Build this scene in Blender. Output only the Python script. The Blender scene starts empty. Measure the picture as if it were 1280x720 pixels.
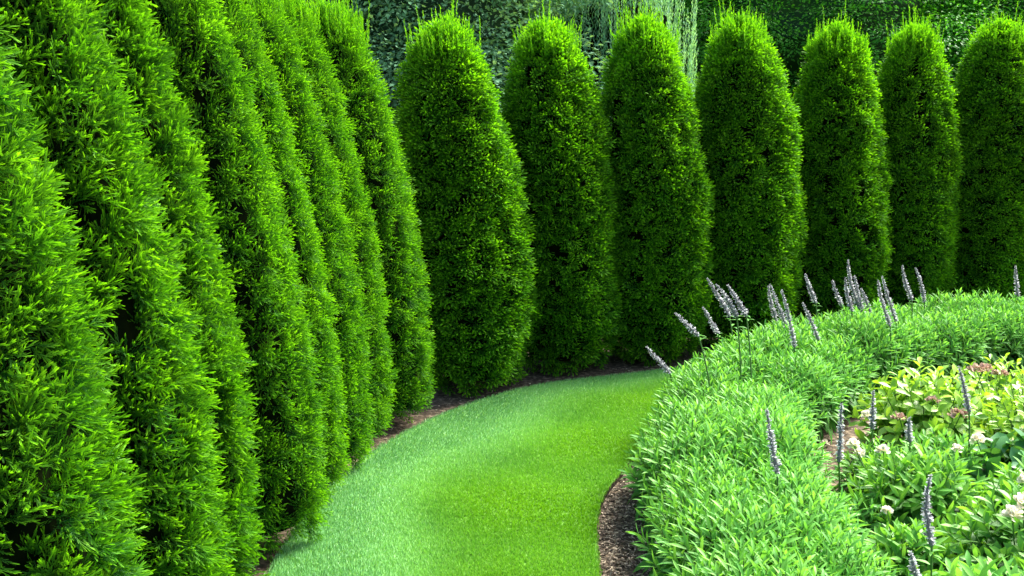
import bpy, math, random
import numpy as np
from mathutils import Vector, Quaternion

random.seed(4)
RNG = np.random.default_rng(11)
sc = bpy.context.scene
col = sc.collection

# ------------------------------------------------------------------ camera
cd = bpy.data.cameras.new('camera')
cd.sensor_width = 36.0
cd.lens = 34.6
cd.clip_start = 0.05
cd.clip_end = 2000
cam = bpy.data.objects.new('camera', cd)
cam.location = (0, 0, 1.85)
cam.rotation_euler = (math.radians(90 - 9.69), 0, 0)
col.objects.link(cam)
sc.camera = cam

# ------------------------------------------------------------------ light
SUN_EL, SUN_AZ = math.radians(49), math.radians(52)      # azimuth clockwise from +Y
w = bpy.data.worlds.new('World')
sc.world = w
w.use_nodes = True
nt = w.node_tree
bg = nt.nodes['Background']
sky = nt.nodes.new('ShaderNodeTexSky')
sky.sky_type = 'NISHITA'
sky.sun_disc = False
sky.sun_elevation = SUN_EL
sky.sun_rotation = SUN_AZ
sky.air_density = 1.0
sky.dust_density = 3.0
nt.links.new(sky.outputs[0], bg.inputs[0])
bg.inputs[1].default_value = 0.085

sl = bpy.data.lights.new('sun', 'SUN')
sl.energy = 3.9
sl.angle = math.radians(26)
sl.color = (1.0, 0.95, 0.86)
so = bpy.data.objects.new('sun', sl)
sdir = Vector((math.sin(SUN_AZ) * math.cos(SUN_EL), math.cos(SUN_AZ) * math.cos(SUN_EL), math.sin(SUN_EL)))
so.rotation_euler = (-sdir).to_track_quat('-Z', 'Y').to_euler()
so.location = (6, 3, 12)
col.objects.link(so)

sc.view_settings.view_transform = 'Standard'
sc.view_settings.look = 'None'
sc.view_settings.gamma = 1.0
sc.view_settings.exposure = 2.2
sc.cycles.max_bounces = 6
sc.cycles.transmission_bounces = 4
sc.cycles.use_denoising = True

# ------------------------------------------------------------------ mesh helpers
class MB:
    """Collects vertices, quads, two vertex attributes (age, var) and slots."""
    def __init__(self):
        self.v, self.f, self.a, self.r, self.m, self.n = [], [], [], [], [], 0

    def add(self, v, f, age=None, var=None, slot=0):
        v = np.asarray(v, dtype=np.float32).reshape(-1, 3)
        f = np.asarray(f, dtype=np.int64).reshape(-1, 4)
        self.v.append(v)
        self.f.append(f + self.n)
        k = len(v)
        self.a.append(np.broadcast_to(np.asarray(0.5 if age is None else age, dtype=np.float32), (k,)))
        self.r.append(np.broadcast_to(np.asarray(0.5 if var is None else var, dtype=np.float32), (k,)))
        self.m.append(np.full(len(f), slot, dtype=np.int32))
        self.n += k

    def build(self, name, mats, smooth=False):
        v = np.concatenate(self.v)
        f = np.concatenate(self.f)
        me = bpy.data.meshes.new(name)
        me.vertices.add(len(v))
        me.vertices.foreach_set('co', v.ravel())
        tri = f[:, 3] == f[:, 2]
        tot = np.where(tri, 3, 4).astype(np.int32)
        start = np.concatenate([[0], np.cumsum(tot)[:-1]]).astype(np.int32)
        keep = np.ones(f.shape, bool)
        keep[:, 3] = ~tri
        idx = f[keep].astype(np.int32)
        me.loops.add(len(idx))
        me.loops.foreach_set('vertex_index', idx)
        me.polygons.add(len(f))
        me.polygons.foreach_set('loop_start', start)
        me.polygons.foreach_set('loop_total', tot)
        for mt in (mats if isinstance(mats, (list, tuple)) else [mats]):
            me.materials.append(mt)
        me.polygons.foreach_set('material_index', np.concatenate(self.m))
        me.polygons.foreach_set('use_smooth', np.full(len(f), smooth, dtype=bool))
        for nm, arr in (('age', self.a), ('var', self.r)):
            at = me.attributes.new(nm, 'FLOAT', 'POINT')
            at.data.foreach_set('value', np.concatenate(arr).astype(np.float32))
        me.update(calc_edges=True)
        me.validate()
        return me


def nrm(a):
    return a / np.maximum(np.linalg.norm(a, axis=-1, keepdims=True), 1e-9)


def frames(d, up):
    d = nrm(d)
    y = nrm(np.cross(up, d))
    z = np.cross(d, y)
    return d, y, z


def scatter(mb, tpl, org, d, up, scale, var=None, age_add=None, slot=0):
    """Writes one copy of a template (v, f, age) per origin, x along d."""
    v, f, age = tpl
    n, k = len(org), len(v)
    if n == 0:
        return
    x, y, z = frames(d, up)
    R = np.stack([x, y, z], axis=-1)
    V = np.einsum('nij,kj->nki', R, v) * np.asarray(scale).reshape(-1, 1, 1) + org[:, None, :]
    F = (f[None, :, :] + (np.arange(n) * k)[:, None, None]).reshape(-1, 4)
    A = np.tile(age, (n, 1))
    if age_add is not None:
        A = A + np.asarray(age_add).reshape(-1, 1)
    vr = RNG.random(n) if var is None else var
    mb.add(V.reshape(-1, 3), F, A.ravel(), np.repeat(vr, k), slot)


def merge(tpls):
    vs, fs, as_, n = [], [], [], 0
    for v, f, a in tpls:
        vs.append(v); fs.append(f + n); as_.append(a); n += len(v)
    return np.concatenate(vs), np.concatenate(fs), np.concatenate(as_)


def xf(tpl, o, d, up, s):
    v, f, a = tpl
    x, y, z = frames(np.array([d], float), np.array([up], float))
    R = np.stack([x[0], y[0], z[0]], axis=-1)
    return (v * s) @ R.T + np.array(o), f, a


def obj(name, me, parent=None):
    o = bpy.data.objects.new(name, me)
    col.objects.link(o)
    if parent:
        o.parent = parent
    return o


def thing(name, label, cat, loc=(0, 0, 0), rot=(0, 0, 0), scale=(1, 1, 1), group=None):
    o = bpy.data.objects.new(name, None)
    o.empty_display_size = 0.1
    col.objects.link(o)
    o.location, o.rotation_euler, o.scale = loc, rot, scale
    o['label'], o['category'] = label, cat
    if group:
        o['group'] = group
    return o


def structure(name, me, kind='structure'):
    o = obj(name, me)
    o['kind'] = kind
    return o


def tube_rings(mb, pts, rad, seg=8, age=0.3, var=0.5, slot=0):
    pts = np.asarray(pts, float)
    n = len(pts)
    rad = np.broadcast_to(np.asarray(rad, float), (n,))
    t = nrm(np.gradient(pts, axis=0))
    ref = np.tile(np.array([[0.31, 0.95, 0.07]]), (n, 1))
    a = nrm(np.cross(t, ref)); b = np.cross(t, a)
    ang = np.linspace(0, 2 * math.pi, seg, endpoint=False)
    V = pts[:, None, :] + rad[:, None, None] * (np.cos(ang)[None, :, None] * a[:, None, :] + np.sin(ang)[None, :, None] * b[:, None, :])
    F = []
    for i in range(n - 1):
        for j in range(seg):
            F.append((i * seg + j, i * seg + (j + 1) % seg, (i + 1) * seg + (j + 1) % seg, (i + 1) * seg + j))
    mb.add(V.reshape(-1, 3), F, age, var, slot)


# ------------------------------------------------------------------ materials
def mat_leaf(name, old, young, trans=0.3, rough=0.5, spec=0.35, var=0.35, tcol=None, noise=0.0, noise_scale=3.0):
    m = bpy.data.materials.new(name)
    m.use_nodes = True
    t = m.node_tree
    N, L = t.nodes, t.links
    N.clear()
    out = N.new('ShaderNodeOutputMaterial')
    pb = N.new('ShaderNodeBsdfPrincipled')
    tr = N.new('ShaderNodeBsdfTranslucent')
    mx = N.new('ShaderNodeMixShader')
    ag = N.new('ShaderNodeAttribute'); ag.attribute_name = 'age'
    va = N.new('ShaderNodeAttribute'); va.attribute_name = 'var'
    mc = N.new('ShaderNodeMix'); mc.data_type = 'RGBA'
    mc.inputs[6].default_value = (*old, 1); mc.inputs[7].default_value = (*young, 1)
    fac = ag.outputs['Fac']
    if noise > 0:
        tc = N.new('ShaderNodeTexCoord')
        nz = N.new('ShaderNodeTexNoise'); nz.inputs['Scale'].default_value = noise_scale
        nz.inputs['Detail'].default_value = 3
        L.new(tc.outputs['Object'], nz.inputs['Vector'])
        ma = N.new('ShaderNodeMath'); ma.operation = 'MULTIPLY_ADD'
        ma.inputs[1].default_value = noise * 2; ma.inputs[2].default_value = -noise
        L.new(nz.outputs['Fac'], ma.inputs[0])
        ad = N.new('ShaderNodeMath'); ad.operation = 'ADD'; ad.use_clamp = True
        L.new(fac, ad.inputs[0]); L.new(ma.outputs[0], ad.inputs[1])
        fac = ad.outputs[0]
    L.new(fac, mc.inputs[0])
    mr = N.new('ShaderNodeMapRange')
    mr.inputs['To Min'].default_value = 1 - var; mr.inputs['To Max'].default_value = 1 + var
    L.new(va.outputs['Fac'], mr.inputs['Value'])
    hs = N.new('ShaderNodeHueSaturation')
    L.new(mc.outputs[2], hs.inputs['Color']); L.new(mr.outputs[0], hs.inputs['Value'])
    hm = N.new('ShaderNodeMapRange')
    hm.inputs['To Min'].default_value = 0.512; hm.inputs['To Max'].default_value = 0.488
    L.new(va.outputs['Fac'], hm.inputs['Value'])
    L.new(hm.outputs[0], hs.inputs['Hue'])
    L.new(hs.outputs[0], pb.inputs['Base Color'])
    pb.inputs['Roughness'].default_value = rough
    pb.inputs['Specular IOR Level'].default_value = spec
    tm = N.new('ShaderNodeMix'); tm.data_type = 'RGBA'; tm.blend_type = 'MULTIPLY'; tm.inputs[0].default_value = 1
    L.new(hs.outputs[0], tm.inputs[6]); tm.inputs[7].default_value = (*(tcol or (1.5, 1.35, 0.5)), 1)
    L.new(tm.outputs[2], tr.inputs['Color'])
    mx.inputs[0].default_value = trans
    L.new(pb.outputs[0], mx.inputs[1]); L.new(tr.outputs[0], mx.inputs[2])
    L.new(mx.outputs[0], out.inputs['Surface'])
    return m


def mat_noise(name, c1, c2, scale=8.0, rough=0.9, bump=0.0, detail=6, c3=None, spec=0.2):
    m = bpy.data.materials.new(name)
    m.use_nodes = True
    t = m.node_tree
    N, L = t.nodes, t.links
    pb = N['Principled BSDF']
    tc = N.new('ShaderNodeTexCoord')
    nz = N.new('ShaderNodeTexNoise'); nz.inputs['Scale'].default_value = scale; nz.inputs['Detail'].default_value = detail
    L.new(tc.outputs['Object'], nz.inputs['Vector'])
    cr = N.new('ShaderNodeValToRGB')
    cr.color_ramp.elements[0].position = 0.35; cr.color_ramp.elements[0].color = (*c1, 1)
    cr.color_ramp.elements[1].position = 0.68; cr.color_ramp.elements[1].color = (*c2, 1)
    if c3:
        e = cr.color_ramp.elements.new(0.52); e.color = (*c3, 1)
    L.new(nz.outputs['Fac'], cr.inputs['Fac']); L.new(cr.outputs[0], pb.inputs['Base Color'])
    pb.inputs['Roughness'].default_value = rough
    pb.inputs['Specular IOR Level'].default_value = spec
    if bump:
        b = N.new('ShaderNodeBump'); b.inputs['Strength'].default_value = bump; b.inputs['Distance'].default_value = 0.02
        L.new(nz.outputs['Fac'], b.inputs['Height']); L.new(b.outputs[0], pb.inputs['Normal'])
    return m


M = {}
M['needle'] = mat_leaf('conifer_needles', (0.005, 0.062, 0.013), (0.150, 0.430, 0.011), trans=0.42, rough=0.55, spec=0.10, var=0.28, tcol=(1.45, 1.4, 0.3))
M['inner'] = mat_noise('shaded_inner_twigs', (0.002, 0.005, 0.002), (0.007, 0.010, 0.003), 14, rough=1.0, spec=0.0)  # twigs kept near-black: the shade deep in the foliage is in the colour
M['bark'] = mat_noise('bark', (0.05, 0.03, 0.018), (0.14, 0.09, 0.055), 30, bump=0.6)
M['soil'] = mat_noise('soil', (0.045, 0.033, 0.020), (0.25, 0.19, 0.125), 26, bump=0.5, detail=10, c3=(0.085, 0.064, 0.042))
M['chip'] = mat_leaf('bark_chips', (0.07, 0.05, 0.033), (0.60, 0.49, 0.34), trans=0.0, rough=0.8, var=0.5)
M['grass'] = mat_leaf('grass_blades', (0.150, 0.385, 0.120), (0.150, 0.365, 0.011), trans=0.25, rough=0.45, spec=0.4, var=0.25, tcol=(1.3, 1.3, 0.5))  # pale mint first colour has the mown stripe's sheen painted in
M['thatch'] = mat_noise('lawn_thatch', (0.07, 0.18, 0.025), (0.12, 0.27, 0.035), 40)
M['edge'] = mat_noise('cut_soil_edge', (0.012, 0.008, 0.005), (0.045, 0.03, 0.02), 40, bump=0.8)
M['lance'] = mat_leaf('lance_leaves', (0.020, 0.115, 0.020), (0.155, 0.430, 0.070), trans=0.34, rough=0.52, spec=0.25, var=0.22, tcol=(1.35, 1.25, 0.6))
M['stem'] = mat_leaf('green_stems', (0.05, 0.12, 0.03), (0.12, 0.22, 0.06), trans=0.0)
M['spike'] = mat_leaf('spike_florets', (0.22, 0.22, 0.25), (0.68, 0.70, 0.72), trans=0.40, rough=0.7, spec=0.2, var=0.3, tcol=(1, 1, 1))
M['yellow'] = mat_leaf('golden_leaves', (0.12, 0.31, 0.035), (0.30, 0.54, 0.06), trans=0.3, rough=0.4, spec=0.4, var=0.25, tcol=(1.2, 1.1, 0.4))
M['broad'] = mat_leaf('broad_leaves', (0.022, 0.095, 0.022), (0.060, 0.215, 0.055), trans=0.2, rough=0.36, spec=0.5, var=0.25)
M['mid'] = mat_leaf('mid_leaves', (0.035, 0.150, 0.022), (0.160, 0.410, 0.065), trans=0.32, rough=0.5, spec=0.3, var=0.3)
M['cream'] = mat_leaf('cream_petals', (0.82, 0.76, 0.50), (0.86, 0.83, 0.72), trans=0.25, rough=0.6, spec=0.2, var=0.08, tcol=(1, 1, 1))
M['dusty'] = mat_leaf('dusty_pink_petals', (0.26, 0.13, 0.09), (0.60, 0.42, 0.34), trans=0.2, rough=0.7, spec=0.2, var=0.3, tcol=(1, 1, 1))
M['glauc'] = mat_leaf('glaucous_leaves', (0.085, 0.235, 0.105), (0.19, 0.38, 0.21), trans=0.28, rough=0.7, spec=0.08, var=0.25)
M['silver'] = mat_leaf('silver_green_shoots', (0.08, 0.27, 0.10), (0.28, 0.55, 0.36), trans=0.3, rough=0.6, spec=0.15, var=0.35)
M['maple'] = mat_leaf('fresh_tree_leaves', (0.035, 0.22, 0.018), (0.12, 0.46, 0.045), trans=0.45, rough=0.5, var=0.35)
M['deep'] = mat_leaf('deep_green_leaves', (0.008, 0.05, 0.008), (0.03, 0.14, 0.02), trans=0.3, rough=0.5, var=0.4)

# ------------------------------------------------------------------ leaf templates
def kite(length, width, bend=0.0, a0=0.0, a1=1.0):
    """A needle or small leaflet: one kite along x."""
    v = np.array([[0, 0, 0], [length * .5, width * .5, bend * .5], [length, 0, bend * 1.0], [length * .5, -width * .5, bend * .5]], float)
    return v, np.array([[0, 1, 2, 3]]), np.array([a0, (a0 + a1) / 2, a1, (a0 + a1) / 2])


def needle(length, width, a0=0.0, a1=1.0, curve=0.06):
    w = width * .5
    v = np.array([[0, w * .7, 0], [0, -w * .7, 0], [length * .45, w, length * curve * .3], [length * .45, -w, length * curve * .3],
                  [length * .88, w * .75, length * curve], [length * .88, -w * .75, length * curve], [length, 0, length * curve * 1.25]], float)
    m = (a0 + a1) / 2
    return v, np.array([[0, 1, 3, 2], [2, 3, 5, 4], [4, 5, 6, 6]]), np.array([a0, a0, m, m, a1, a1, a1])


def blade(length, width, droop=0.3, fold=0.25, seg=4, shape=(0.25, .85, 1.0, .62, 0.06), a0=0.2, a1=0.8):
    """A leaf along x with a folded midrib that arches down by droop."""
    V, A = [], []
    for i in range(seg + 1):
        t = i / seg
        w = width * .5 * np.interp(t, np.linspace(0, 1, len(shape)), shape)
        ang = droop * t
        x = length * (math.sin(ang) / droop if abs(droop) > 1e-3 else t)
        z = -length * ((1 - math.cos(ang)) / droop if abs(droop) > 1e-3 else 0)
        V += [[x, w, z + fold * w], [x, 0, z], [x, -w, z + fold * w]]
        A += [a0 + (a1 - a0) * t] * 3
    F = []
    for i in range(seg):
        b = i * 3
        F += [[b, b + 3, b + 4, b + 1], [b + 1, b + 4, b + 5, b + 2]]
    return np.array(V, float), np.array(F), np.array(A, float)


def spray(rng, length, subs, per, nl, nw, leaf=None):
    leaf = leaf or (lambda l, w, b, a0, a1: kite(l, w, b, a0, a1))
    """A flat feathery spray along x: a main shoot, side shoots, narrow leaflets pointing forward."""
    parts = []
    shoots = [((0, 0, 0), np.array([1, 0, 0.05]), length)]
    for i in range(subs):
        t = 0.12 + 0.62 * (i + rng.random() * .5) / max(subs, 1)
        s = 1 if i % 2 else -1
        a = math.radians(rng.uniform(28, 46))
        shoots.append(((length * t, 0, 0.004 * rng.normal()), np.array([math.cos(a), s * math.sin(a), rng.normal() * .18]), length * (0.62 - .35 * t)))
    for o, d, ln in shoots:
        d = d / np.linalg.norm(d)
        k = max(2, int(round(per * ln / length)))
        side = np.cross([0, 0, 1], d); side /= np.linalg.norm(side)
        for j in range(k):
            t = (j + .6) / k
            s = 1 if j % 2 else -1
            a = math.radians(rng.uniform(18, 38)) * (1 - .6 * t)
            roll = rng.normal() * .8
            dd = d * math.cos(a) + s * (side * math.cos(roll) + np.cross(d, side) * math.sin(roll)) * math.sin(a)
            p = np.array(o) + d * ln * t * .92
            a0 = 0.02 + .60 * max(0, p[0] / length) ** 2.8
            parts.append(xf(leaf(nl * rng.uniform(.75, 1.15), nw, 0.0, a0, min(1, a0 + .24)), p, dd, (0.1 * rng.normal(), rng.normal() * .5, 1), 1))
        parts.append(xf(leaf(nl * 1.1, nw * 1.1, 0, .6, 1.0), np.array(o) + d * ln * .9, d, (0, 0.2, 1), 1))
    return merge(parts)


# ------------------------------------------------------------------ columnar evergreens
PT = [0.0, 0.05, 0.15, 0.33, 0.5, 0.65, 0.78, 0.87, 0.93, 0.97, 1.0]
PR = [0.66, 0.80, 0.94, 1.0, 0.945, 0.845, 0.715, 0.585, 0.44, 0.28, 0.07]
PRN = [0.80, 0.90, 0.97, 1.0, 0.945, 0.845, 0.715, 0.585, 0.44, 0.28, 0.07]
TH, TR = 2.55, 0.45


def crown_mesh(seed, near, fine=False):
    rng = np.random.default_rng(seed)
    ph = rng.uniform(0, 6.28, 8)
    def bump(t, th):
        z = t * TH
        b = (.04 if not near else .011) / .04
        return (1 + b * (.04 * np.sin(3 * th + ph[0] + 2.1 * z) + .035 * np.sin(5 * th + ph[1] - 3.7 * z)
                + .03 * np.sin(7.0 * z + 2 * th + ph[2]) + .025 * np.sin(11 * z - 4 * th + ph[3])))
    n = (950 if fine else 500) if near else 1150
    PRF = PRN if near else PR
    # area weighted heights
    tt = np.linspace(0, 1, 400)
    cdf = np.cumsum(np.interp(tt, PT, PRF) + .12); cdf /= cdf[-1]
    k = np.arange(n)
    t = np.interp((k + .5 * rng.random(n)) / n, cdf, tt)
    th = k * 2.399963 + rng.normal(0, .12, n)
    tz = 0.05 + t * (TH - 0.05)
    R = np.interp(t, PT, PRF) * TR * bump(t, th)
    nx = np.stack([np.cos(th), np.sin(th), np.zeros(n)], -1)
    slope = -np.gradient(np.interp(tt, PT, PRF) * TR, tt) / TH
    nn = nrm(nx + np.array([0, 0, 1.0]) * np.clip(np.interp(t, tt, slope), -.5, 2.5)[:, None])
    sink = rng.uniform(0.075, 0.105, n) * (1 if near else .82) + rng.normal(0, .012 if not near else .006, n)
    if near and not fine:
        sink = sink + .010 + .03 * (rng.random(n) < .2)
    c = nx * R[:, None] + np.array([0, 0, 1.0]) * tz[:, None] - nn * sink[:, None]
    inr = np.hypot(c[:, 0], c[:, 1])
    # sprays per branch end
    per = (9 if fine else 11) if near else 9
    org = np.repeat(c, per, 0)
    N = len(org)
    nr = np.repeat(nn, per, 0); tr_ = np.repeat(t, per)
    upw = .24 + 1.4 * np.clip((tr_ - .82) / .18, 0, 1)
    axd = nrm(nr + np.array([0, 0, 1.0]) * upw[:, None])
    e1 = nrm(np.cross(axd, np.array([0, 0.02, 1.0]))); e2 = np.cross(axd, e1)
    cone = np.radians(60) * np.sqrt(rng.random(N)); az = rng.uniform(0, 6.283, N)
    d = axd * np.cos(cone)[:, None] + (e1 * np.cos(az)[:, None] + e2 * np.sin(az)[:, None]) * np.sin(cone)[:, None]
    org = org + rng.normal(0, .010, (N, 3))
    up = nrm(rng.normal(0, .7, (N, 3)) + np.array([0, 0, 1.0]) + nr * .3)
    mb = MB()
    if near:
        tp = [spray(rng, .085, 4, 10, .019, .0042) if fine else spray(rng, .118, 4, 15, .023, .0036, lambda l, w, b, a0, a1: needle(l, w, a0, a1)) for _ in range(4)]
    else:
        tp = [spray(rng, .088, 4, 4, .025, .0090) for _ in range(4)]
    pick = rng.integers(0, 4, N)
    sc_ = rng.uniform(.75, 1.2, N)
    cv = np.repeat(rng.random(n), per) * .6 + rng.random(N) * .4
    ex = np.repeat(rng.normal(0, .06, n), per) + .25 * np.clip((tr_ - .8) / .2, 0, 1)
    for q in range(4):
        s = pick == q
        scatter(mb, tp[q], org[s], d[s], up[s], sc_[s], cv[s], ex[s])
    # upright leaders at the top
    ld = 95
    th2 = rng.uniform(0, 6.28, ld); rr = TR * .54 * np.sqrt(rng.random(ld))
    lt = np.interp(rr / TR, [0, .12, .34, .50], [1.0, 1.0, .965, .93])
    lo = np.stack([rr * np.cos(th2), rr * np.sin(th2), .05 + lt * (TH - .05) - .07], -1)
    lh = rng.uniform(.10, .19, ld) * np.where(rng.random(ld) < .2, 1.6, 1)
    nd = []
    for i in range(ld):
        dirn = nrm(np.array([.10 * math.cos(th2[i]) + rng.normal() * .05, .10 * math.sin(th2[i]) + rng.normal() * .05, 1.0]))
        m = int(lh[i] / .0055)
        s = np.linspace(0, 1, m)
        p = lo[i] + dirn * (s * lh[i])[:, None]
        a = rng.uniform(0, 6.28, m)
        o = np.stack([np.cos(a), np.sin(a), np.zeros(m)], -1)
        nd.append((p, nrm(dirn + o * .42), s))
    P = np.concatenate([q[0] for q in nd]); D = np.concatenate([q[1] for q in nd]); S = np.concatenate([q[2] for q in nd])
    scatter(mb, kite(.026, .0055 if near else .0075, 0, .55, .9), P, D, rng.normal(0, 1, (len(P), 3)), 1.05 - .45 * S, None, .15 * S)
    # pointed tufts that break up the top
    m = 130
    th3 = rng.uniform(0, 6.28, m); r3 = TR * .50 * np.sqrt(rng.random(m)); tip = rng.integers(0, 9, m)
    ca = tip * 2.39996; cr = TR * .40 * np.sqrt((tip + .5) / 9)
    cx, cy = cr * np.cos(ca), cr * np.sin(ca)
    jx, jy = rng.normal(0, .028, m), rng.normal(0, .028, m)
    rr3 = np.hypot(cx + jx, cy + jy) / TR
    tz3 = np.interp(rr3, [0, .07, .28, .44, .585], [1.0, 1.0, .97, .93, .87])
    o3 = np.stack([cx + jx, cy + jy, .05 + tz3 * (TH - .05) - .05 - .9 * np.hypot(jx, jy)], -1)
    d3 = np.stack([-jx * 3 + cx * .25 + rng.normal(0, .07, m), -jy * 3 + cy * .25 + rng.normal(0, .07, m), np.ones(m)], -1)
    for q in range(4):
        k4 = np.arange(m) % 4 == q
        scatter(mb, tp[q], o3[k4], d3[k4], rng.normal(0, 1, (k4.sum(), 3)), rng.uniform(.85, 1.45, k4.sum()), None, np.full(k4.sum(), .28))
    # lumpy core of inner twigs, shade between sprays put into its near-black
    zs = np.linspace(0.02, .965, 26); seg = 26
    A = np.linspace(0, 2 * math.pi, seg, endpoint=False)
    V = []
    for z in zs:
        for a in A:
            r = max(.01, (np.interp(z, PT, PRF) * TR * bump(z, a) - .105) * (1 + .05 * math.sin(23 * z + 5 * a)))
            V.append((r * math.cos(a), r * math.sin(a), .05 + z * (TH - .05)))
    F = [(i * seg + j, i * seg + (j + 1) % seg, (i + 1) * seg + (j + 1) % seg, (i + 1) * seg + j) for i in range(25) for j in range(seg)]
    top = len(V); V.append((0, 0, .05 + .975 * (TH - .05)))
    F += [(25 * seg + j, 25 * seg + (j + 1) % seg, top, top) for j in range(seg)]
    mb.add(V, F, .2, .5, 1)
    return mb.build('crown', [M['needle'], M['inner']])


def trunk_mesh():
    mb = MB()
    tube_rings(mb, [(0, 0, -.03), (.0, 0, .04), (.005, 0, .3), (0, .01, 1.0), (0, 0, 2.2)], [.062, .048, .04, .03, .008], 10)
    return mb.build('trunk', M['bark'], True)


near_crowns = [crown_mesh(s, True) for s in (21, 22)]
mid_crowns = [crown_mesh(s, True, True) for s in (23, 24, 25)]
far_crowns = [crown_mesh(s, False) for s in (31, 32, 33)]
trunk_me = trunk_mesh()

TREES = [  # x, y, radius x, radius along, height, lean degrees (top to -x), turn, crown
    (-1.36, 2.46, .42, .31, 2.62, 5.5, 0.4, near_crowns[0], 'columnar evergreen with large feathery sprays at the near end of the left row'),
    (-1.30, 3.08, .41, .27, 2.60, 6.0, 1.9, near_crowns[1], 'second evergreen of the left row, dark open face beside the nearest one'),
    (-1.32, 3.62, .39, .24, 2.66, 5.5, 4.0, near_crowns[0], 'narrow third evergreen of the left row, squeezed behind the second'),
    (-1.14, 4.08, .40, .26, 2.66, 6.5, 2.6, mid_crowns[0], 'fourth evergreen of the left row, broad lime edge meeting the lawn'),
    (-1.12, 4.56, .38, .25, 2.64, 6.0, 5.1, mid_crowns[1], 'fifth evergreen of the left row, halfway along the lawn edge'),
    (-1.06, 5.00, .39, .25, 2.62, 6.0, 3.3, mid_crowns[2], 'sixth evergreen of the left row, third before the bend'),
    (-1.02, 5.44, .40, .25, 2.60, 5.5, 0.9, mid_crowns[0], 'seventh evergreen of the left row, slim and lime-edged, just before the last'),
    (-0.85, 5.86, .42, .30, 2.56, 5.0, 2.2, mid_crowns[1], 'last evergreen of the left row, standing where the hedge starts to bend'),
    (-0.27, 6.72, .455, .44, 2.52, 4.5, 0.0, far_crowns[0], 'first dark-faced evergreen of the back row, beside the end of the left row'),
    (0.39, 7.28, .455, .45, 2.58, 3.5, 1.3, far_crowns[1], 'second evergreen of the back row, behind the narrowing end of the lawn'),
    (1.10, 7.56, .45, .44, 2.62, 2.5, 2.7, far_crowns[2], 'evergreen of the back row right behind the leaning flower spikes'),
    (1.88, 7.95, .48, .45, 2.66, 2.0, 4.4, far_crowns[0], 'fourth evergreen of the back row, tall leader at its tip, behind low hedge'),
    (2.79, 8.5, .46, .44, 2.66, 1.3, 5.5, far_crowns[1], 'fifth evergreen of the back row, behind the densest flower spike cluster'),
    (3.56, 8.9, .45, .43, 2.68, 0.5, 3.6, far_crowns[2], 'narrow evergreen second from the right end of the back row'),
    (4.44, 9.2, .50, .45, 2.76, 0.0, 2.0, far_crowns[1], 'evergreen at the right end of the back row, cut by the photo edge'),
]
for x, y, rx, ry, h, lean, turn, cm, lab in TREES:
    # row direction: the left row runs along y, the back row along the bend
    t = thing('evergreen_tree', lab, 'tree', (x, y, 0), (0, -math.radians(lean), 0), (rx / TR, ry / TR, h * .985 / TH), 'columnar evergreens of the curving hedge')
    c = obj('crown', cm, t); c.rotation_euler = (0, 0, turn)
    k = obj('trunk', trunk_me, t)

# ------------------------------------------------------------------ ground and lawn
def smooth(p, it=3):
    p = np.asarray(p, float)
    for _ in range(it):
        q = np.repeat(p, 2, 0)[1:-1]
        a = .75 * p[:-1] + .25 * p[1:]; b = .25 * p[:-1] + .75 * p[1:]
        q = np.empty((2 * len(a), 2)); q[0::2] = a; q[1::2] = b
        p = np.concatenate([p[:1], q, p[-1:]])
    return p


def resample(p, n):
    s = np.concatenate([[0], np.cumsum(np.linalg.norm(np.diff(p, axis=0), axis=1))])
    u = np.linspace(0, s[-1], n)
    return np.stack([np.interp(u, s, p[:, 0]), np.interp(u, s, p[:, 1])], -1)


LEFT = smooth([(-.86, .2), (-.90, 2.2), (-.98, 3.3), (-.98, 3.9), (-.965, 4.36), (-.895, 4.78), (-.785, 5.19), (-.63, 5.57), (-.43, 5.95), (-.20, 6.25), (.06, 6.54), (.36, 6.73), (.70, 6.87), (1.08, 7.03), (1.7, 7.35), (2.7, 8.0), (3.8, 8.62), (5.2, 9.25), (7, 9.8)])
RIGHT = smooth([(.36, .2), (.33, 2.4), (.33, 3.2), (.355, 3.8), (.385, 4.28), (.455, 4.63), (.58, 4.93), (.76, 5.4), (1.05, 5.95), (1.55, 6.55), (2.3, 7.2), (3.3, 7.8), (4.3, 8.15), (5.2, 8.4), (7, 8.8)])
NL = 220
LL, RR = resample(LEFT, NL), resample(RIGHT, NL)

gb = MB()
gb.add([(-300, -100, 0), (300, -100, 0), (300, 600, 0), (-300, 600, 0)], [(0, 1, 2, 3)])
structure('ground', gb.build('ground', M['soil']))

ZL = 0.035
lb = MB()
V, F = [], []
nu = 14
for i in range(NL):
    for j in range(nu + 1):
        p = LL[i] * (1 - j / nu) + RR[i] * (j / nu)
        V.append((p[0], p[1], ZL))
for i in range(NL - 1):
    for j in range(nu):
        a = i * (nu + 1) + j
        F.append((a, a + 1, a + nu + 2, a + nu + 1))
lb.add(V, F)
lv = lambda P, z: [(q[0], q[1], z) for q in P]
for P in (LL, RR):
    V = lv(P, ZL) + lv(P, -.01)
    F = [(i, i + 1, NL + i + 1, NL + i) for i in range(NL - 1)]
    lb.add(V, F, slot=1)
lawn = structure('lawn', lb.build('lawn', [M['thatch'], M['edge']]))

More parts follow.
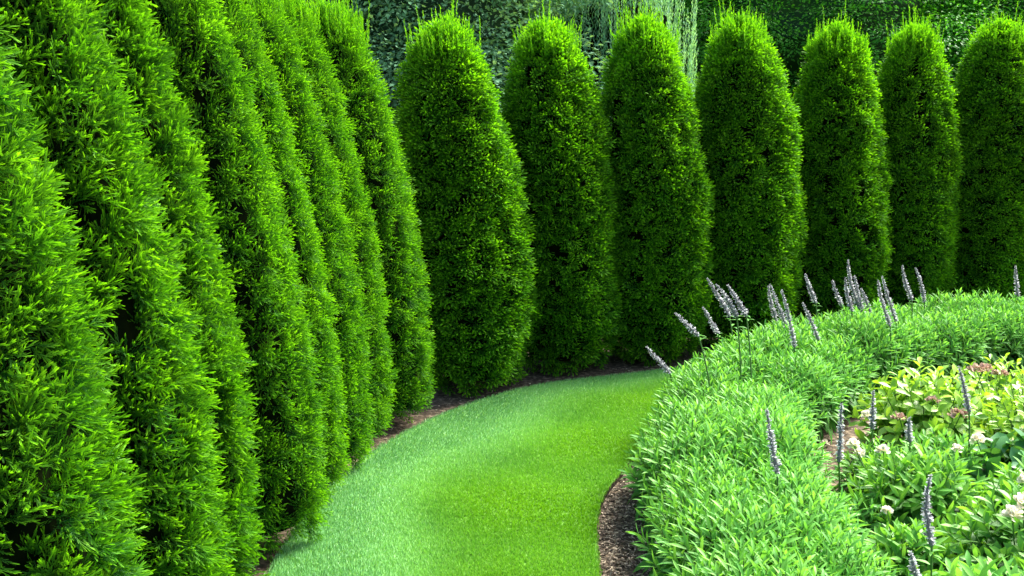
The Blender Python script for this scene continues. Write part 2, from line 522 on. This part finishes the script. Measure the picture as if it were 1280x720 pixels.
# blades
def lawn_blades(n):
    rng = np.random.default_rng(5)
    w = np.linalg.norm(LL - RR, axis=1) * np.linalg.norm(np.gradient(LL + RR, axis=0), axis=1) * .5
    ym = (LL[:, 1] + RR[:, 1]) * .5
    w = w * (ym > 2.9) / np.maximum(ym, 1)
    cdf = np.cumsum(w) / w.sum()
    s = np.interp(rng.random(n), cdf, np.arange(NL))
    i = np.clip(s.astype(int), 0, NL - 2); f = (s - i)[:, None]
    u = rng.random(n); u = np.clip(u + rng.normal(0, .006, n), -.03, 1.006) - .014 * (u < .02) * rng.random(n)
    A = LL[i] * (1 - f) + LL[i + 1] * f; B = RR[i] * (1 - f) + RR[i + 1] * f
    P = A * (1 - u[:, None]) + B * u[:, None]
    tan = nrm((LL[i + 1] - LL[i]) + (RR[i + 1] - RR[i]))
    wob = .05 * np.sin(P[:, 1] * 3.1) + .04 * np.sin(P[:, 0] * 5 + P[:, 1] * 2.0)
    st = np.clip((u + wob - .22) / .50, 0, 1); st = st * st * (3 - 2 * st)  # stripe mask: drives blade lean and the painted sheen tint
    # faint mower cross bands on the right half: blade lean plus painted sheen
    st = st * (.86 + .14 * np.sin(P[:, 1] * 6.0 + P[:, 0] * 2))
    lean = (1 - 2 * st)[:, None] * tan * .75
    org = np.concatenate([P, np.full((n, 1), ZL - .003)], 1)
    d = np.concatenate([lean + rng.normal(0, .33, (n, 2)), np.ones((n, 1))], 1)
    up = np.concatenate([rng.normal(0, 1, (n, 2)), np.full((n, 1), .2)], 1)
    ln = rng.uniform(.014, .026, n)
    mb = MB()
    v = np.array([[0, .06, 0], [0, -.06, 0], [.55, .05, .03], [.55, -.05, .03], [1.0, 0, .12]])
    fq = np.array([[0, 1, 3, 2], [2, 3, 4, 4]])
    scatter(mb, (v, fq, np.zeros(5)), org, d, up, ln, np.clip(.75 * rng.random(n) + .55 * np.exp(-((u + wob - .34) / .13) ** 2) + .10 * np.sin(P[:, 1] * 7 + P[:, 0]) + .12 * np.sin(P[:, 0] * 9 + 2 * np.sin(P[:, 1] * 4)) * np.sin(P[:, 1] * 8.3), 0, 1.5), st)  # brighter strip left of centre is mowing sheen painted into blade brightness
    return mb


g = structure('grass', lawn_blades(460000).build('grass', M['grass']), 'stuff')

# ------------------------------------------------------------------ chips in the soil strips
def chips():
    rng = np.random.default_rng(8)
    pts = []
    for P, side, wd, n in ((LL, -1, .5, 1200), (RR, 1, .34, 7500)):
        s = rng.uniform(NL * .25, NL * (.68 if side < 0 else .45), n); i = s.astype(int); f = (s - i)[:, None]
        tan = nrm(P[i + 1] - P[i]); nr = np.stack([-tan[:, 1], tan[:, 0]], -1) * (1 if side < 0 else -1)
        pts.append(P[i] * (1 - f) + P[i + 1] * f + nr * (rng.random(n) ** 1.2 * wd + .01)[:, None])
    n = 1300
    pts.append(np.stack([rng.uniform(1.45, 2.5, n), rng.uniform(4.6, 6.5, n)], -1))
    P = np.concatenate(pts); n = len(P)
    org = np.concatenate([P, rng.uniform(.002, .012, (n, 1))], 1)
    d = np.concatenate([rng.normal(0, 1, (n, 2)), rng.normal(0, .25, (n, 1))], 1)
    up = np.concatenate([rng.normal(0, .35, (n, 2)), np.ones((n, 1))], 1)
    v = np.array([[-.5, -.22, 0], [.5, -.16, 0], [.42, .2, 0], [-.55, .17, 0], [-.5, -.22, .1], [.5, -.16, .1], [.42, .2, .1], [-.55, .17, .1]])
    f = np.array([[4, 5, 6, 7], [0, 1, 5, 4], [1, 2, 6, 5], [2, 3, 7, 6], [3, 0, 4, 7]])
    mb = MB()
    scatter(mb, (v, f, np.zeros(8)), org, d, up, rng.uniform(.006, .019, n), rng.random(n), rng.random(n) ** 2.2)
    return mb


structure('bark_mulch', chips().build('bark_mulch', M['chip']), 'stuff')

# ------------------------------------------------------------------ leafy mounds
def mound(mb_leaf, mb_stem, rng, R, H, shoots, leaves, ll, lw, droop=.55, spread=1.0, erect=.55, whorl=6, big=1.5, shape=(0.2, .8, 1.0, .7, .05), rosette=True, fold=.3, seg=4, low=.25, steep=2.6):
    """Shoots rising from one root to the surface of a dome, each clothed in whorls of leaves."""
    tpl_up = [blade(1, lw / ll, dr, fold, seg, shape, .35, 1.0) for dr in (.15, .3, .5)]
    tpl_dn = [blade(1, lw / ll * 1.15, dr, fold * .6, seg, shape, .0, .5) for dr in (droop, droop * 1.4, droop * 1.8)]
    U, D = [], []
    for k in range(shoots):
        q = (k + .5) / shoots
        a = k * 2.39996 + rng.normal() * .15
        r = math.sqrt(q) * R * rng.uniform(.92, 1.05)
        z = H * (max(low, 1 - (r / R) ** steep * (1 - low))) * rng.uniform(.9, 1.06)
        tip = np.array([r * math.cos(a), r * math.sin(a), z])
        root = np.array([r * .35 * math.cos(a), r * .35 * math.sin(a), 0])
        mid = (root * .55 + tip * .45) * np.array([1, 1, 1.25]) * np.array([.9, .9, 1])
        ss = np.linspace(0, 1, 6)[:, None]
        curve = (1 - ss) ** 2 * root + 2 * ss * (1 - ss) * mid + ss ** 2 * tip
        if mb_stem is not None:
            tube_rings(mb_stem, curve, np.linspace(.0035, .002, 6), 4, .4, rng.random())
        ax = nrm(tip - mid)
        nL = leaves
        for j in range(nL):
            t = 1 - (j / nL) ** 1.1 * .72
            p = (1 - t) ** 2 * root + 2 * t * (1 - t) * mid + t ** 2 * tip
            tan = nrm(2 * (1 - t) * (mid - root) + 2 * t * (tip - mid))
            ph = j * 2.399 + k
            e = nrm(np.cross(tan, [0.3, .2, .9])); g2 = np.cross(tan, e)
            rad = e * math.cos(ph) + g2 * math.sin(ph)
            young = 1 - j / nL
            op = erect + (1 - young) * 1.3
            dd = nrm(tan + rad * op)
            s = ll * (.55 + .75 * math.sin(min(1, (j + 1.5) / nL * 1.5) * 1.4)) * rng.uniform(.82, 1.15)
            if young > .45:
                U.append((p, dd, tan + rng.normal(0, .15, 3), s, .5 * young - .25))
            else:
                dd = nrm(dd + np.array([0, 0, -.25 * (1 - young)]))
                D.append((p, dd, np.array([0, 0, 1]) + rng.normal(0, .25, 3), s * big * .8, .5 * young))
    for lst, tpls in ((U, tpl_up), (D, tpl_dn)):
        if not lst:
            continue
        P = np.array([q[0] for q in lst]); Dd = np.array([q[1] for q in lst]); Up = np.array([q[2] for q in lst])
        S = np.array([q[3] for q in lst]); G = np.array([q[4] for q in lst])
        pk = rng.integers(0, 3, len(lst))
        for i in range(3):
            s = pk == i
            scatter(mb_leaf, tpls[i], P[s], Dd[s], Up[s], S[s], rng.random(s.sum()), G[s])


# low hedge of pale lance-leaved clumps
CEN = resample(smooth([(.92, 2.4), (.945, 3.3), (.965, 4.0), (1.05, 4.7), (1.28, 5.4), (1.66, 6.0), (2.25, 6.6), (3.0, 7.1), (3.9, 7.42), (4.9, 7.65)]), 400)
protos = []
for s in range(5):
    rng = np.random.default_rng(50 + s)
    lf, st = MB(), MB()
    mound(lf, st, rng, .305, .425, 92, 21, .072, .0145, droop=.75, erect=.60, low=.50, steep=3.2, big=1.9)
    protos.append((lf.build('leaves', M['lance'], True), st.build('stems', M['stem'], True)))
hedge = thing('low_hedge', 'low pale green hedge of lance-leaved plants curving along the right side of the lawn', 'hedge', (.9, 4.0, 0))
seg_len = np.linalg.norm(np.diff(CEN, axis=0), axis=1).sum()
rng = np.random.default_rng(77)
nst = int(seg_len / .31)
for i in range(nst):
    for side in (-1, 1):
        q = (i + (.5 if side > 0 else 0)) / nst * 398
        a = int(q); tan = nrm(CEN[min(a + 1, 399)] - CEN[a]); nr = np.array([tan[1], -tan[0]])
        p = CEN[a] + nr * side * .145 + rng.normal(0, .025, 2)
        k = rng.integers(0, 5)
        sc2 = rng.uniform(.90, 1.10)
        c = obj('leafy_clump', protos[k][0], hedge)
        c.location = (p[0] - .9, p[1] - 4.0, 0); c.rotation_euler = (0, 0, rng.uniform(0, 6.28)); c.scale = (sc2, sc2, sc2 * rng.uniform(.94, 1.08) * (1.0 + .10 * min(1, max(0, (p[1] - 5.6)))))
        sk = obj('stems', protos[k][1], c)

# ------------------------------------------------------------------ flower spikes
SP = 'grey-violet flower spike '
SPIKES = [
    (0.94, 5.53, 0.917, 0.403, 0.774, 0.564, SP + 'leaning far over the lawn, lowest and leftmost on the hedge'),
    (1.13, 5.30, 1.028, 0.676, 0.896, 0.806, SP + 'leaning left above the lowest one, leaf pair under its head'),
    (1.36, 6.22, 1.333, 0.485, 1.229, 0.664, SP + 'small and short, between the leaning one and the tall trio'),
    (1.43, 6.08, 1.371, 0.628, 1.217, 0.878, SP + 'reaching highest left in the tall leaning trio'),
    (1.33, 5.49, 1.278, 0.747, 1.153, 0.936, SP + 'in the middle of the tall leaning trio, long dark stem'),
    (1.39, 5.49, 1.333, 0.751, 1.222, 0.927, SP + 'on the right side of the tall leaning trio'),
    (1.78, 6.43, 1.765, 0.526, 1.696, 0.769, SP + 'slender and leftmost of the trio right of the tall leaning trio'),
    (1.85, 6.35, 1.822, 0.476, 1.687, 0.792, SP + 'long and leaning, middle of the trio over the hedge corner'),
    (1.76, 5.95, 1.751, 0.461, 1.655, 0.824, SP + 'thick and low-set, right one of the trio over the hedge corner'),
    (2.16, 6.76, 2.124, 0.588, 2.035, 0.798, SP + 'standing alone before the dark gap left of the dense cluster'),
    (1.99, 6.17, 1.967, 0.458, 1.852, 0.703, SP + 'leaning left, low in the leaves below the lone upright one'),
    (2.43, 7.01, 2.395, 0.518, 2.314, 0.712, SP + 'small one at the left of the dense central cluster'),
    (2.32, 6.55, 2.306, 0.567, 2.249, 0.803, SP + 'just left of the tallest head in the dense central cluster'),
    (2.45, 6.76, 2.428, 0.549, 2.330, 0.893, SP + 'tallest of all, in the dense central cluster'),
    (2.48, 6.76, 2.464, 0.497, 2.380, 0.786, SP + 'just right of the tallest head in the dense central cluster'),
    (2.57, 6.87, 2.549, 0.493, 2.475, 0.672, SP + 'shortest, at the right edge of the dense central cluster'),
    (2.50, 6.31, 2.477, 0.518, 2.369, 0.831, SP + 'left one of the leaning pair right of the dense cluster'),
    (2.63, 6.55, 2.609, 0.500, 2.491, 0.814, SP + 'right one of the leaning pair right of the dense cluster'),
    (2.91, 6.98, 2.884, 0.565, 2.798, 0.827, SP + 'left one of the upright pair before the second-last evergreen'),
    (3.09, 7.21, 3.072, 0.509, 2.994, 0.769, SP + 'right one of the upright pair before the second-last evergreen'),
    (3.96, 7.56, 3.948, 0.489, 3.915, 0.735, SP + 'alone at the far right end of the hedge'),
    (1.06, 3.71, 1.049, 0.473, 0.993, 0.742, SP + 'rising from the near hedge top, alone among pale leaves'),
    (1.53, 4.36, 1.514, 0.288, 1.513, 0.572, SP + 'shaggy and upright over the bare soil inside the hedge'),
    (1.84, 4.81, 1.831, 0.302, 1.827, 0.504, SP + 'pale and upright beside the golden shrub, left of its leaves'),
    (1.89, 4.46, 1.880, 0.351, 1.864, 0.477, SP + 'very short, half sunk in leaves in front of the golden shrub'),
    (2.27, 4.67, 2.249, 0.435, 2.177, 0.666, SP + 'dark and long on a thin stem before the golden shrub'),
    (1.49, 3.27, 1.481, 0.371, 1.465, 0.628, SP + 'large and dark, nearest the viewer with two leaves below'),
    (1.39, 3.13, 1.376, 0.311, 1.348, 0.410, SP + 'cut by the bottom edge, beside the large dark one'),
]
for i, (rx, ry, bx, bz, tx, tz, lab) in enumerate(SPIKES):
    rng = np.random.default_rng(300 + i)
    root = thing('flower_spike', lab, 'flower spike', (rx, ry, 0), group='grey flower spikes rising from the border')
    B = np.array([bx - rx, 0, bz]); T = np.array([tx - rx, rng.normal() * .01, tz])
    dr = T - B; Lh = np.linalg.norm(dr)
    ss = np.linspace(0, 1, 9)[:, None]
    c1 = np.array([0, 0, bz * .55]); 
    st = (1 - ss) ** 2 * np.zeros(3) + 2 * ss * (1 - ss) * c1 + ss ** 2 * B
    mb = MB(); tube_rings(mb, st, np.linspace(.0055, .004, 9), 6, .3)
    obj('stem', mb.build('stem', M['stem'], True), root)
    mb = MB()
    fs = MB()
    n = int(Lh / .00125)
    s = np.sort(rng.random(n))
    bow = np.array([rng.uniform(-.07, .02) * Lh, rng.normal() * .03 * Lh, .05 * Lh])
    p = B + dr * s[:, None] + bow * (np.sin(s * math.pi))[:, None]
    ax = nrm(dr)
    e1 = nrm(np.cross(ax, [0.1, 1, .2])); e2 = np.cross(ax, e1)
    a = rng.uniform(0, 6.283, n)
    rad = e1 * np.cos(a)[:, None] + e2 * np.sin(a)[:, None]
    env = np.interp(s, [0, .08, .3, .7, 1], [.7, 1.15, 1.05, .62, .14])
    p = p + rad * (env * .0068)[:, None]
    d = nrm(rad + ax * rng.uniform(.1, 1.0, n)[:, None])
    floret = blade(1, .62, .7, .5, 2, (.3, 1.0, .35), 0, 1)
    sh = rng.random(n)
    scatter(fs, floret, p, d, rng.normal(0, 1, (n, 3)) + ax, (.009 + .007 * rng.random(n)) * (.45 + .65 * env), sh, np.where(rng.random(n) < .30, -.7, .05 + .35 * rng.random(n)))
    tube_rings(fs, B + dr * np.linspace(0, .97, 8)[:, None] + bow * np.sin(np.linspace(0, .97, 8) * math.pi)[:, None], np.linspace(.009, .003, 8), 6, 0.0, .4)
    obj('flower_head', fs.build('flower_head', M['spike']), root)
    lf = MB()
    pp, dd = [], []
    for q in range(6):
        an = q * 2.4 + i
        pp.append(B - ax * .012 * (q // 3) * 2); dd.append((math.cos(an), math.sin(an), .35))
    for q in range(8):
        an = q * 2.4 + i; h = (q + 1) / 9
        pp.append((1 - h) ** 2 * np.zeros(3) + 2 * h * (1 - h) * c1 + h ** 2 * B); dd.append((math.cos(an), math.sin(an), .5))
    S = np.array([.042] * 6 + [.06] * 8) * (.8 + .4 * rng.random(14))
    scatter(lf, blade(1, .3, .7, .3, 3, (.3, 1, .8, .05), .5, .9), np.array(pp), np.array(dd, float), np.tile([0, 0, 1.0], (14, 1)), S)
    obj('leaves', lf.build('leaves', M['lance'], True), root)

# ------------------------------------------------------------------ inner bed plants
def flower_ball(mb, c, r, n, rng, cup=.5, flat=1.0):
    a = rng.uniform(0, 6.283, n); zc = rng.uniform(-.45, 1, n)
    h = np.sqrt(np.maximum(0, 1 - zc ** 2))
    d = np.stack([h * np.cos(a), h * np.sin(a), zc * flat], -1)
    org = np.asarray(c) + d * (r * .35)
    scatter(mb, blade(1, .95, -cup if cup > 0 else .5, .35, 3, (.4, .95, 1.0, .6), .1, 1.0), org, d, rng.normal(0, .4, (n, 3)) + np.array([0, 0, 1.0]), r * rng.uniform(.55, .8, n))


def bed_plant(name, label, cat, loc, leafmat, R, H, shoots, leaves, ll, lw, seed, flowers=(), group=None, **kw):
    rng = np.random.default_rng(seed)
    t = thing(name, label, cat, loc, group=group)
    lf, st = MB(), MB()
    mound(lf, st, rng, R, H, shoots, leaves, ll, lw, **kw)
    obj('leaves', lf.build('leaves', leafmat, True), t)
    obj('stems', st.build('stems', M['stem'], True), t)
    for (fx, fy, fz, fr, kind) in flowers:
        fm = MB()
        if kind == 'rose':
            flower_ball(fm, (fx, fy, fz), fr, 30, rng)
            flower_ball(fm, (fx, fy, fz + .2 * fr), fr * .6, 12, rng)
            f_o = obj('flower', fm.build('flower', M['cream'], True), t)
        else:
            m = 46
            pos = rng.normal(0, 1, (m, 3)); pos = nrm(pos) * fr * rng.uniform(.5, 1, (m, 1)); pos[:, 2] = np.abs(pos[:, 2]) * .6
            for q in pos:
                pass
            scatter(fm, blade(1, .8, .5, .3, 2, (.4, 1, .5), 0, 1), np.asarray((fx, fy, fz)) + pos, nrm(pos + np.array([0, 0, .3 * fr])), rng.normal(0, 1, (m, 3)), rng.uniform(.35, .6, m) * fr)
            f_o = obj('flower', fm.build('flower', M['dusty'], True), t)
        fs = MB()
        tube_rings(fs, [(fx * .5, fy * .5, fz * .4), (fx * .85, fy * .85, fz * .75), (fx, fy, fz)], [.004, .003, .0025], 5)
        obj('flower_stalk', fs.build('flower_stalk', M['stem'], True), f_o)
    return t


OB = (.15, .55, 1.0, .95, .1)
GP = 'mixed plants inside the low hedge'
bed_plant('golden_shrub', 'golden-leaved shrub with broad pointed leaves and dusty pink heads, nearest the rear hedge', 'shrub', (2.30, 5.25, 0), M['yellow'], .42, .50, 62, 12, .085, .036, 901,
          [(.02, -.34, .34, .045, 'd'), (-.1, -.28, .40, .03, 'd'), (.28, -.02, .50, .045, 'd'), (-.26, -.26, .30, .035, 'd'), (-.38, -.12, .27, .035, 'rose')], GP, shape=OB, erect=.9, droop=.4)
bed_plant('golden_shrub', 'low yellow-green shrub of small crowded leaves with brownish pink heads, cut by right edge', 'shrub', (2.85, 5.15, 0), M['yellow'], .46, .44, 90, 12, .062, .022, 902,
          [(-.2, .3, .44, .045, 'd'), (.05, .05, .46, .04, 'd'), (-.12, -.34, .33, .036, 'rose')], GP, shape=OB, erect=.8)
bed_plant('golden_shrub', 'small golden-green bush between the other golden shrubs and the rear hedge', 'shrub', (2.92, 5.72, 0), M['yellow'], .40, .42, 60, 12, .07, .026, 915,
          [(-.1, -.2, .40, .04, 'd')], GP, shape=OB, erect=.9)
bed_plant('broad_leaved_plant', 'dark green plant with broad rounded leaves below the yellow-green shrub', 'plant', (2.52, 4.68, 0), M['broad'], .30, .25, 18, 8, .13, .07, 903,
          [(-.24, -.05, .30, .036, 'rose')], GP, shape=OB, erect=1.0, droop=.9, big=1.3)
bed_plant('leafy_plant', 'mid green bushy plant with narrow leaves and cream flowers, centre of the inner bed', 'plant', (1.84, 4.22, 0), M['mid'], .34, .37, 66, 15, .085, .021, 904,
          [(-.22, .25, .33, .035, 'rose'), (-.16, .05, .37, .032, 'rose'), (.2, .1, .36, .03, 'rose')], GP)
bed_plant('leafy_plant', 'small dark feathery bush beside the bare soil, with yellowish shoot tips', 'plant', (1.80, 4.66, 0), M['mid'], .22, .27, 46, 14, .055, .013, 905,
          [(-.10, -.05, .24, .028, 'rose')], GP)
bed_plant('rose_bush', 'pale green bush with a cluster of large cream roses, near the right edge', 'rose', (2.02, 3.62, 0), M['mid'], .36, .40, 60, 14, .080, .026, 906,
          [(-.10, -.12, .43, .042, 'rose'), (-.16, -.16, .40, .040, 'rose'), (-.08, -.18, .42, .036, 'rose'), (.02, .10, .43, .036, 'rose'), (.18, .05, .43, .038, 'rose')], GP, shape=OB)
bed_plant('leafy_plant', 'fresh green plant with long curling leaves in the near right corner', 'plant', (1.62, 3.05, 0), M['lance'], .34, .36, 50, 14, .10, .027, 907, [], GP)
bed_plant('leafy_plant', 'low plant with dark lower leaves, between the hedge and the large dark spike', 'plant', (1.58, 3.68, 0), M['mid'], .19, .24, 34, 12, .085, .022, 908,
          [(-.05, .12, .28, .024, 'rose')], GP)
bed_plant('leafy_plant', 'tall yellowish green plant behind the roses, at the right edge', 'plant', (2.32, 4.08, 0), M['mid'], .32, .36, 50, 13, .09, .026, 909,
          [(-.05, -.1, .40, .035, 'rose'), (.08, -.12, .38, .036, 'rose')], GP, shape=OB)

bed_plant('leafy_plant', 'bright light green small-leaved plant in front of the golden shrub', 'plant', (2.16, 4.74, 0), M['lance'], .27, .30, 46, 13, .062, .018, 911, [], GP)
bed_plant('leafy_plant', 'low light green plant filling the bed between the dark broad leaves and the roses', 'plant', (2.62, 4.22, 0), M['lance'], .30, .30, 50, 13, .07, .022, 912, [(-.1, -.1, .33, .03, 'rose')], GP, shape=OB)
bed_plant('leafy_plant', 'light green leafy plant in front of the rose bush, at the lower right edge', 'plant', (1.95, 3.18, 0), M['mid'], .30, .36, 50, 14, .08, .024, 913, [(.0, .05, .39, .03, 'rose')], GP, shape=OB)
bed_plant('leafy_plant', 'small tuft of pale narrow leaves at the near tip of the bare soil', 'plant', (1.50, 4.10, 0), M['lance'], .17, .20, 26, 11, .06, .014, 914, [], GP)

# small white flowers at the foot of the hedge and a fallen bloom on the soil
for (x, y, z, lab, r) in ((0.60, 3.70, .19, 'upper small cream flower at the foot of the hedge, over the bark mulch', .028), (0.62, 3.62, .16, 'lower small cream flower at the foot of the hedge, near bottom edge', .026)):
    t = thing('small_flower', lab, 'flower', (x, y, 0), group='cream flowers at the hedge foot')
    rng = np.random.default_rng(int(x * 1000))
    fm = MB(); flower_ball(fm, (0, 0, z), r, 18, rng); obj('petals', fm.build('petals', M['cream'], True), t)
    fs = MB(); tube_rings(fs, [(.05, .03, 0), (.02, .01, z * .6), (0, 0, z)], [.003, .0025, .002], 5); obj('stem', fs.build('stem', M['stem'], True), t)
for (x, y, lab) in ((1.74, 5.20, 'fallen cream blossom lying on the soil, nearer one'), (1.80, 5.42, 'fallen cream blossom lying on the soil, farther one')):
    rng = np.random.default_rng(int(x * 1000))
    fm = MB(); flower_ball(fm, (0, 0, .012), .032, 14, rng)
    o = obj('fallen_blossom', fm.build('fallen_blossom', M['cream'], True)); o.location = (x, y, 0)
    o['label'] = lab; o['category'] = 'blossom'; o['group'] = 'fallen blossoms on the soil'

# ------------------------------------------------------------------ background trees
def leafy_tree(name, label, cat, loc, H, R, mat, seed, clumps, per, ls, lw, z0=.15, trunk_h=None, flat=1.0, group='trees and shrubs behind the evergreen hedge', core=.7):
    rng = np.random.default_rng(seed)
    t = thing(name, label, cat, loc, group=group)
    mb = MB()
    k = np.arange(clumps)
    zc = 1 - 2 * (k + .5) / clumps
    a = k * 2.39996 + rng.normal(0, .2, clumps)
    h = np.sqrt(1 - zc ** 2)
    dirs = np.stack([h * np.cos(a), h * np.sin(a), zc], -1)
    rad = rng.uniform(.72, 1.06, clumps)
    lob = 1 + .13 * np.sin(3 * a + seed) * h + .1 * np.sin(5 * zc * 3 + seed * 2 + a)
    hc = H * (1 + z0) / 2; hz = H * (1 - z0) / 2
    c = dirs * (rad * lob)[:, None] * np.array([R, R, hz]) + np.array([0, 0, hc])
    cr = rng.uniform(.10, .19, clumps) * R * 1.5
    org = np.repeat(c, per, 0); N = len(org)
    off = nrm(rng.normal(0, 1, (N, 3))) * (rng.random((N, 1)) ** .5) * np.repeat(cr, per)[:, None] * np.array([1.15, 1.15, .62 * flat])
    d = nrm(off + np.repeat(dirs, per, 0) * .1 + rng.normal(0, .05, (N, 3)) + np.array([0, 0, -.03]))
    up = nrm(np.array([0, 0, 1.0]) + rng.normal(0, .45, (N, 3)))
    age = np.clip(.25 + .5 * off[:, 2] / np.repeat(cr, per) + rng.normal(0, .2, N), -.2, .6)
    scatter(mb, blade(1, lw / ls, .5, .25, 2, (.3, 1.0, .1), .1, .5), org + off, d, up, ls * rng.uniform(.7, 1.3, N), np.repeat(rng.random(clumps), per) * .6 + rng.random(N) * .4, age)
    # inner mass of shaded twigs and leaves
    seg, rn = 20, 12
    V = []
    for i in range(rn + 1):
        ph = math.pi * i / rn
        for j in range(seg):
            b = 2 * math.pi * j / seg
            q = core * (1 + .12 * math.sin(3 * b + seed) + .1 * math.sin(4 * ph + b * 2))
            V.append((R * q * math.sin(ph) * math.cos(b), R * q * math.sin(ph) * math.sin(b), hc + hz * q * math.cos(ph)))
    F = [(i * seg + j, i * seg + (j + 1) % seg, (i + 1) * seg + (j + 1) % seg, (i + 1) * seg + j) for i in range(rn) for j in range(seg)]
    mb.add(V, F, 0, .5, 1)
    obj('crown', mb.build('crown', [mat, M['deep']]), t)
    tb = MB()
    tube_rings(tb, [(0, 0, -.05), (.02, 0, H * .12), (0, .03, H * .4), (0, 0, H * .75)], [.035 * H, .026 * H, .018 * H, .006 * H], 9)
    for q in range(5):
        an = q * 1.3
        tube_rings(tb, [(0, 0, H * (.15 + .09 * q)), (R * .3 * math.cos(an), R * .3 * math.sin(an), H * (.26 + .09 * q)), (R * .6 * math.cos(an), R * .6 * math.sin(an), H * (.34 + .09 * q))], [.012 * H, .008 * H, .003 * H], 6)
    obj('trunk', tb.build('trunk', M['bark'], True), t)
    return t


leafy_tree('glaucous_shrub', 'large blue-green leafy shrub behind the bend of the evergreen hedge', 'shrub', (-1.25, 11.2, 0), 4.2, 2.05, M['glauc'], 601, 1100, 210, .055, .032, .02, core=.85)
leafy_tree('glaucous_shrub', 'second blue-green shrub, left of the large one and mostly hidden behind it', 'shrub', (-4.0, 12.4, 0), 5.4, 1.9, M['glauc'], 602, 340, 120, .065, .04, .02)

# silver-green shrub of many upright shoots
rng = np.random.default_rng(610)
t = thing('upright_shrub', 'silver-green shrub of many thin vertical shoots rising behind the second and third back evergreens', 'shrub', (1.10, 10.5, 0), group='trees and shrubs behind the evergreen hedge')
mb, sb = MB(), MB()
P, D, S, AG = [], [], [], []
for i in range(520):
    r = .80 * math.sqrt(rng.random()); a = rng.uniform(0, 6.283)
    x0, y0 = r * math.cos(a), r * math.sin(a) * .8
    top = 3.95 - 1.7 * max(0, (r / .80 - .55)) / .45 * rng.uniform(.5, 1.1) + rng.normal() * .25
    bot = max(.3, top - rng.uniform(1.6, 2.6))
    n = int((top - bot) / .017)
    s = np.linspace(0, 1, n)
    px = x0 * (1 + .06 * s) + .02 * np.sin(s * 5 + i)
    p = np.stack([px, y0 * (1 + .06 * s) + 0 * s, bot + (top - bot) * s], -1)
    an = rng.uniform(0, 6.283, n)
    P.append(p); D.append(np.stack([np.cos(an) * .5, np.sin(an) * .5, np.ones(n)], -1)); S.append(.062 * (1 - .45 * s)); AG.append(-.1 + .55 * s ** 2 + rng.normal() * .1)
P, D, S, AG = map(np.concatenate, (P, D, S, AG))
scatter(mb, kite(1, .26, 0, .1, .55), P, D, rng.normal(0, 1, (len(P), 3)), S, None, AG)
V = []
for z, r in ((.1, .55), (1.2, .62), (2.4, .6), (2.9, .5), (3.2, .05)):
    for j in range(16):
        V.append((r * math.cos(j * math.pi / 8), r * .8 * math.sin(j * math.pi / 8), z))
mb.add(V, [(i * 16 + j, i * 16 + (j + 1) % 16, (i + 1) * 16 + (j + 1) % 16, (i + 1) * 16 + j) for i in range(4) for j in range(16)], 0, .5, 1)
obj('crown', mb.build('crown', [M['silver'], M['inner']]), t)
tube_rings(sb, [(0, 0, -.05), (0, 0, .3), (.02, 0, 1.4)], [.09, .07, .03], 8)
obj('trunk', sb.build('trunk', M['bark'], True), t)

leafy_tree('dark_tree', 'very dark tree in the gap right of the silver-green upright shrub', 'tree', (2.9, 17.5, 0), 7.5, 1.25, M['deep'], 620, 300, 90, .10, .055, .02)
leafy_tree('broadleaf_tree', 'green tree with soft flat layers of foliage behind the fourth and fifth back evergreens', 'tree', (5.0, 16.3, 0), 5.1, 2.35, M['maple'], 621, 420, 260, .05, .03, .20, flat=.7)
leafy_tree('broadleaf_tree', 'bright green leafy tree behind the two rightmost back evergreens', 'tree', (7.9, 16.0, 0), 5.0, 2.1, M['maple'], 622, 480, 260, .05, .032, .03)
leafy_tree('dark_tree', 'dark green tree at the top right corner behind the last evergreen', 'tree', (10.0, 16.6, 0), 5.6, 1.9, M['deep'], 623, 300, 90, .11, .06, .02)

# far wood that closes the view: one mass
rng = np.random.default_rng(640)
mb = MB()
n = 60000
x = rng.uniform(-26, 34, n); z = rng.uniform(0.1, 11, n) 
z = z * (1 - .18 * np.abs(np.sin(x * .55)) - .1 * np.sin(x * 1.7) ** 2)
y = 24 + .8 * np.sin(x * .9) + .5 * np.sin(z * 1.9 + x) + rng.normal(0, .35, n)
scatter(mb, blade(1, .55, .5, .25, 2, (.3, 1.0, .1), .1, .6), np.stack([x, y, z], -1), np.stack([rng.normal(0, 1, n), -np.abs(rng.normal(0, .8, n)), rng.normal(0, .5, n)], -1), np.tile([0, -.3, 1.0], (n, 1)) + rng.normal(0, .3, (n, 3)), rng.uniform(.16, .34, n))
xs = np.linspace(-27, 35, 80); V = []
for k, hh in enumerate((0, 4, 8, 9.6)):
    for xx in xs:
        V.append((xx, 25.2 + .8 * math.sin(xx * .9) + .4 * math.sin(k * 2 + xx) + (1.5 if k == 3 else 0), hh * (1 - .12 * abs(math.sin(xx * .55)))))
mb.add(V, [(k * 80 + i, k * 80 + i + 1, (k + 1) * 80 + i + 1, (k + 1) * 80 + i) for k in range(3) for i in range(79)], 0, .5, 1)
structure('far_woods', mb.build('far_woods', [M['deep'], M['inner']]), 'stuff')
